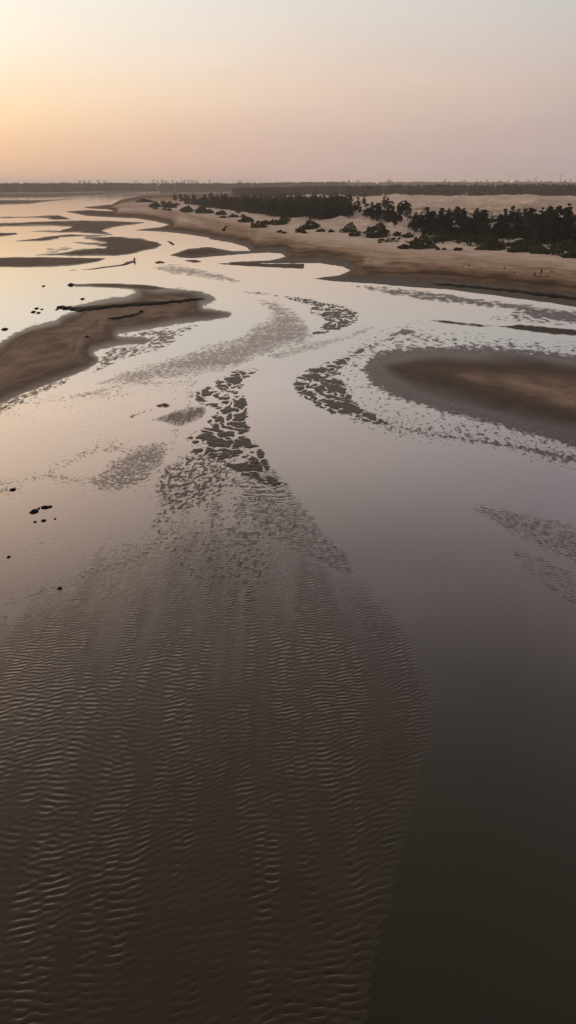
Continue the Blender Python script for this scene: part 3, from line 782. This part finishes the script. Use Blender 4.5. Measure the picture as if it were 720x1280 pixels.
def person(px, py, label, height, face, top, bottom, pose='stand', name='person'):
    (x, y, z), = hits([(px, py)])
    t = thing(name, label, 'person', (x, y, z), face); s = height/1.72; t.scale = (s, s, s)
    if pose == 'stand':
        hip = .92; J = dict(pel=(0,0,.95), ch=(0,.01,1.30), nk=(0,.01,1.47), hd=(0,-.01,1.60), tp=(0,0,1.70),
         sL=(.19,0,1.40), eL=(.27,-.02,1.13), wL=(.26,-.12,.90), sR=(-.19,0,1.40), eR=(-.30,-.05,1.16), wR=(-.25,-.22,1.05),
         hL=(.10,0,.90), kL=(.12,-.05,.50), aL=(.12,.02,.08), fL=(.13,-.14,.03), hR=(-.10,0,.90), kR=(-.13,.02,.50), aR=(-.15,.08,.08), fR=(-.16,-.08,.03))
    else:   # crouching
        J = dict(pel=(0,.15,.32), ch=(0,-.02,.66), nk=(0,-.08,.82), hd=(0,-.14,.93), tp=(0,-.16,1.02),
         sL=(.18,-.05,.76), eL=(.24,-.25,.56), wL=(.16,-.42,.42), sR=(-.18,-.05,.76), eR=(-.24,-.25,.56), wR=(-.16,-.42,.42),
         hL=(.11,.12,.30), kL=(.17,-.28,.46), aL=(.13,-.02,.08), fL=(.14,-.22,.03), hR=(-.11,.12,.30), kR=(-.17,-.28,.46), aR=(-.13,-.02,.08), fR=(-.14,-.22,.03))
    R_ = dict(pel=.13, ch=.13, nk=.05, hd=.095, tp=.07, sL=.06, eL=.042, wL=.03, sR=.06, eR=.042, wR=.03, hL=.085, kL=.055, aL=.036, fL=.03, hR=.085, kR=.055, aR=.036, fR=.03)
    E = [('pel','ch'),('ch','nk'),('nk','hd'),('hd','tp'),('ch','sL'),('sL','eL'),('eL','wL'),('ch','sR'),('sR','eR'),('eR','wR'),('pel','hL'),('hL','kL'),('kL','aL'),('aL','fL'),('pel','hR'),('hR','kR'),('kR','aR'),('aR','fR')]
    def build(nm, keys, grow, mat, lerp=None):
        ks = list(keys); idx = {k: i for i, k in enumerate(ks)}
        skinned(nm, [J[k] for k in ks], [(idx[a], idx[b]) for a, b in E if a in idx and b in idx], [R_[k]+grow for k in ks], mat, t)
    # hands: palm and five finger chains grown into the body mesh
    for sd in 'LR':
        wx, wy, wz = J['w'+sd]; ex, ey, ez = J['e'+sd]
        d = Vector((wx-ex, wy-ey, wz-ez)).normalized(); u = d.cross(Vector((0,1,0)) if abs(d.y) < .8 else Vector((0,0,1))).normalized()
        J['p'+sd] = tuple(Vector(J['w'+sd])+d*.07); R_['p'+sd] = .032; E.append(('w'+sd, 'p'+sd))
        for q, (off, ln) in enumerate(((-.032,.055),(-.012,.075),(.010,.08),(.032,.07))):
            k1 = 'q%s%d' % (sd, q); J[k1] = tuple(Vector(J['p'+sd])+d*(.035+ln)+u*off); R_[k1] = .009; E.append(('p'+sd, k1))
        J['t'+sd] = tuple(Vector(J['w'+sd])+d*.07+u*.075); R_['t'+sd] = .01; E.append(('w'+sd, 't'+sd))
    hx, hy, hz = J['hd']
    for kk, dx_, dy_, dz_, r_ in (('nose',0,-.118,-.02,.014),('earL',.10,.01,-.02,.018),('earR',-.10,.01,-.02,.018),('chin',0,-.075,-.085,.035)):
        J[kk] = (hx+dx_, hy+dy_, hz+dz_); R_[kk] = r_; E.append(('hd', kk))
    build('body', list(J.keys()), 0, M_SKIN)
    build('shirt', ['pel','ch','sL','eL','sR','eR'], .016, top)
    build('trousers', ['pel','hL','kL','aL','hR','kR','aR'], .014, bottom)
    hx, hy, hz = J['hd']
    V = []; Fs = []; nu, nv = 16, 8
    for i in range(nv+1):
        th = math.pi*.5*(1-i/nv)-.25
        for j in range(nu):
            an = 2*math.pi*j/nu; back = .35 if math.sin(an) > 0 else 0
            V.append((hx+.108*math.cos(th)*math.cos(an), hy+.02+.118*math.cos(th)*math.sin(an), hz+.05+.12*math.sin(th)-(back*.08 if i == nv else 0)))
    for i in range(nv):
        for j in range(nu):
            a = i*nu+j; b = i*nu+(j+1) % nu; Fs.append((a, a+nu, b+nu, b))
    mesh_np('hair', V, Fs, M_HAIR, True, t)
person(676, 345, 'tall standing person in dark clothes, middle of the three on the right beach', 1.72, .4, M_DARKCLOTH, M_DARKCLOTH)
person(668.2, 344.6, 'crouching person in brown, left of the tall one on the right beach', 1.4, 1.2, M_BROWNCLOTH, M_DARKCLOTH, 'crouch')
person(684, 345.2, 'small crouching person in pale clothes, right of the tall one on the beach', 1.3, -1.0, M_PALECLOTH, M_PALECLOTH, 'crouch')
person(630, 337.2, 'lone small person crouching on the beach left of the group of three', 1.3, .2, M_DARKCLOTH, M_BROWNCLOTH, 'crouch')
person(168, 326.8, 'dark crouching person at the tip of a thin sand spit in the channel', 1.9, 1.4, M_DARKCLOTH, M_DARKCLOTH, 'crouch')
# things laid on the sand by the group, and specks on the beach
def mat_obj():
    (x, y, z), = hits([(678,346.4)])
    V = []; Fs = []; nx, ny = 12, 4
    for i in range(nx+1):
        for j in range(ny+1):
            xx = -2+4*i/nx; yy = -.45+.9*j/ny; V.append((xx, yy, float(terrain_xy(x+xx, y+yy)[0])-z+.06+.03*math.sin(i*1.3+j)))
    for i in range(nx):
        for j in range(ny):
            a = i*(ny+1)+j; Fs.append((a, a+ny+1, a+ny+2, a+1))
    o = mesh_np('blanket', V, Fs, M_BROWNCLOTH, True); o.location = (x, y, z)
    m = o.modifiers.new('Solid', 'SOLIDIFY'); m.thickness = .03
    tag(o, 'dark blanket spread on the sand at the feet of the three people', 'blanket')
mat_obj()
for i, (px, py, lab) in enumerate(((643,341.6,'small dark stone on the beach between the lone person and the group'),(600,336,'small dark stone on the beach left of the lone person'),
      (578,334,'small dark stone on the beach, second left of the lone person'),(586,333,'tiny stone just right of another on the beach left of the lone person'),(690,340,'small dark stone behind the group of three people'))):
    clump(px, py, 2.4, 1.8, lab, 700+i, 'stone', 'stone', 'small stones on the beach')

# ------------------------------------------------------------------ far skyline
def tower(px, top, wpx, D, label, group):
    X = (px-360)/(F*cp+(640-229)*sp)*D*1.0; Y = D
    r = math.hypot(X, Y); k = r/1060
    hgt = H+(229.3-top)*k; wd = wpx*k*.8/2
    t = thing('tower_block', label, 'building', (X, Y, 0), 0, group)
    parts = [box(-wd, wd, -wd*.8, wd*.8, 0, hgt), box(-wd*.4, wd*.4, -wd*.4, wd*.4, hgt, hgt+3)]
    v, f = join(parts); mesh_np('wall', v, f, M_TOWER, False, t)
    v, f = box(-wd*.7, wd*.7, -wd*.8-.3, -wd*.8-.02, 5, hgt-4); mesh_np('window_band', v, f, M_GLASS, False, t)
LL = ('hazy pale tower block low on the horizon above the far left tree belt', 'tower blocks on the left skyline')
LR = ('hazy pale tower block low on the horizon above the far right wood', 'tower blocks on the right skyline')
rt = random.Random(31)
for px in (192,197,203,208,216,221,228,231,236,240,244,247,100,106,112,123,131,170,262,300):
    tower(px, rt.uniform(224.2, 226.4), rt.uniform(2.5, 5), rt.uniform(6500, 8200), *LL)
for px in (486,489,520,556,580,596,608,624,645,660,668,676,684,690,706,713,742,760,436,448):
    tower(px, rt.uniform(224.0, 226.6), rt.uniform(2, 6), rt.uniform(6000, 7500), *LR)
def mast(px, top, lean, label):
    D = 4300; X = (px-360)/(F*cp+411*sp)*D; r = math.hypot(X, D); hgt = H+(229.3-top)*r/1060
    t = thing('mast', label, 'mast', (X, D, 0))
    v, f = join([tube([(0,0,0),(lean,0,hgt)], [3.0,1.2], 6)]); mesh_np('pole', v, f, M_STEEL, False, t)
    v, f = join([tube([(lean-9,0,hgt-4),(lean+9,0,hgt-2)], [1,1], 5)]); mesh_np('crossarm', v, f, M_STEEL, False, t)
mast(633, 219.5, 16, 'leaning hazy mast on the right skyline, left one of the tall ones')
mast(700, 219, 0, 'upright hazy mast on the right skyline, nearest the right edge')
mast(671, 221.5, -3, 'shorter hazy mast between the two tall ones on the right skyline')

# ------------------------------------------------------------------ haze
v, f = box(-46000, 46000, -90, 47000, -1.6, 75)
hm, nt, N, L = newmat('haze')
out = N.new('ShaderNodeOutputMaterial'); pv = N.new('ShaderNodeVolumePrincipled')
pv.inputs['Color'].default_value = (.99,.96,.97,1); pv.inputs['Density'].default_value = 1.25e-4; pv.inputs['Anisotropy'].default_value = .2
L.new(pv.outputs[0], out.inputs['Volume'])
hz = mesh_np('haze', v, f, hm); hz['kind'] = 'stuff'; hz['label'] = 'thin even evening haze over the whole estuary'; hz['category'] = 'haze'

# ------------------------------------------------------------------ sky and sun
wd = bpy.data.worlds.new('World'); bpy.context.scene.world = wd; wd.use_nodes = True
nt = wd.node_tree; N = nt.nodes; L = nt.links; N.clear()
SUN_AZ = -35.0; SUN_EL = 6.0
out = N.new('ShaderNodeOutputWorld'); bg = N.new('ShaderNodeBackground'); L.new(bg.outputs[0], out.inputs[0])
tc = N.new('ShaderNodeTexCoord'); sx = N.new('ShaderNodeSeparateXYZ'); L.new(tc.outputs['Generated'], sx.inputs[0])
def math_node(op, a, b=None, c=None, clamp=False):
    m = N.new('ShaderNodeMath'); m.operation = op; m.use_clamp = clamp
    for i, q in enumerate((a, b, c)):
        if q is None: continue
        if isinstance(q, (int, float)): m.inputs[i].default_value = q
        else: L.new(q, m.inputs[i])
    return m.outputs[0]
el = math_node('DIVIDE', math_node('ARCSINE', math_node('MAXIMUM', sx.outputs[2], 0.0)), math.pi/2)     # 0 horizon, 1 zenith
elr = math_node('POWER', el, .5)
az = math_node('MULTIPLY', math_node('ARCTAN2', sx.outputs[0], sx.outputs[1]), 180/math.pi)             # degrees, 0 ahead
def s2l(c): return tuple(((v/255)/12.92 if v/255 <= .04045 else ((v/255+.055)/1.055)**2.4) for v in c)
def ramp(stops):
    r = N.new('ShaderNodeValToRGB'); L.new(elr, r.inputs[0]); e = r.color_ramp.elements
    r.color_ramp.interpolation = 'B_SPLINE' if False else 'LINEAR'
    while len(e) > 1: e.remove(e[-1])
    for i, (deg, c) in enumerate(stops):
        p = math.sqrt(deg/90)
        q = e[0] if i == 0 else e.new(p)
        q.position = p; q.color = (*c, 1)
    return r.outputs[0]
S = s2l
rL = ramp([(0,S((232,184,152))),(.75,S((236,190,157))),(2.6,S((238,198,162))),(4.6,S((252,221,182))),(6.4,S((254,234,205))),(8,S((255,243,224))),(11,S((252,247,235))),(16,(1.40,1.05,.80)),(21,(1.28,.95,.74)),(29,(.80,.60,.49)),(45,(.34,.28,.23)),(60,(.37,.31,.26)),(90,(.64,.55,.48))])
rC = ramp([(0,S((200,172,164))),(.75,S((208,179,170))),(3,S((214,186,173))),(6.1,S((229,203,185))),(8.5,S((229,213,199))),(11,S((228,220,210))),(15,(.92,.80,.74)),(21,(.82,.68,.62)),(29,(.50,.43,.40)),(45,(.32,.265,.22)),(60,(.37,.31,.26)),(90,(.64,.55,.48))])
rR = ramp([(0,S((168,157,158))),(.75,S((174,162,163))),(3,S((186,169,165))),(6.1,S((198,181,172))),(8.5,S((200,189,184))),(11,S((199,196,193))),(15,(.64,.57,.56)),(22,(.52,.45,.46)),(29,(.40,.34,.34)),(37,(.26,.22,.21)),(50,(.26,.21,.175)),(60,(.37,.31,.26)),(90,(.64,.55,.48))])
rB = ramp([(0,S((120,112,120))),(11,S((128,122,130))),(27,(.22,.21,.22)),(45,(.2,.19,.2)),(90,(.2,.18,.17))])
def mixc(f, a, b):
    m = N.new('ShaderNodeMixRGB'); L.new(f, m.inputs[0]); L.new(a, m.inputs[1]); L.new(b, m.inputs[2]); return m.outputs[0]
def mr(v, a, b, smooth=False):
    m = N.new('ShaderNodeMapRange'); m.inputs[1].default_value = a; m.inputs[2].default_value = b; m.clamp = True
    if smooth: m.interpolation_type = 'SMOOTHSTEP'
    L.new(v, m.inputs[0]); return m.outputs[0]
absaz = math_node('ABSOLUTE', math_node('ADD', az, 38.0))
col = mixc(mr(absaz, 14, 38), rL, rC)
col = mixc(mr(absaz, 38, 60), col, rR)
col = mixc(mr(absaz, 75, 150, True), col, rB)
# thin uneven cloud veil
nz = N.new('ShaderNodeTexNoise'); nz.inputs['Scale'].default_value = 2.2; nz.inputs['Detail'].default_value = 4
mp = N.new('ShaderNodeMapping'); mp.inputs['Scale'].default_value = (1, 1, 7); L.new(tc.outputs['Generated'], mp.inputs[0]); L.new(mp.outputs[0], nz.inputs['Vector'])
vz = N.new('ShaderNodeMapRange'); vz.inputs[1].default_value = .3; vz.inputs[2].default_value = .7; vz.inputs[3].default_value = .945; vz.inputs[4].default_value = 1.03; L.new(nz.outputs[0], vz.inputs[0])
sc = N.new('ShaderNodeVectorMath'); sc.operation = 'SCALE'; L.new(col, sc.inputs[0]); L.new(vz.outputs[0], sc.inputs['Scale'])
sky = N.new('ShaderNodeTexSky'); sky.sky_type = 'NISHITA'; sky.sun_disc = False; sky.sun_elevation = rad(SUN_EL); sky.sun_rotation = rad(SUN_AZ); sky.dust_density = 4
s2 = N.new('ShaderNodeVectorMath'); s2.operation = 'SCALE'; L.new(sky.outputs[0], s2.inputs[0]); s2.inputs['Scale'].default_value = .006
ad = N.new('ShaderNodeVectorMath'); ad.operation = 'ADD'; L.new(sc.outputs[0], ad.inputs[0]); L.new(s2.outputs[0], ad.inputs[1])
L.new(ad.outputs[0], bg.inputs[0]); bg.inputs[1].default_value = 1.0

sl = bpy.data.lights.new('sun', 'SUN'); sl.energy = 1.5; sl.angle = rad(8); sl.color = (1, .74, .52)
so = bpy.data.objects.new('sun', sl); C.objects.link(so)
d = Vector((math.sin(rad(SUN_AZ))*math.cos(rad(SUN_EL)), math.cos(rad(SUN_AZ))*math.cos(rad(SUN_EL)), math.sin(rad(SUN_EL))))
so.rotation_euler = d.to_track_quat('Z', 'Y').to_euler(); so.location = (-50, 80, 60)

# ------------------------------------------------------------------ camera and render settings
cam = bpy.data.cameras.new('camera'); co = bpy.data.objects.new('camera', cam); C.objects.link(co)
co.location = (0, 0, H); co.rotation_euler = (math.pi/2-PITCH, 0, 0)
cam.sensor_fit = 'VERTICAL'; cam.sensor_height = 36; cam.lens = 36*F/1280; cam.clip_start = .5; cam.clip_end = 120000
sc_ = bpy.context.scene; sc_.camera = co
sc_.view_settings.view_transform = 'Standard'; sc_.view_settings.look = 'None'; sc_.view_settings.exposure = 0; sc_.view_settings.gamma = 1
sc_.render.engine = 'CYCLES'
sc_.cycles.max_bounces = 6; sc_.cycles.transparent_max_bounces = 12; sc_.cycles.volume_bounces = 1
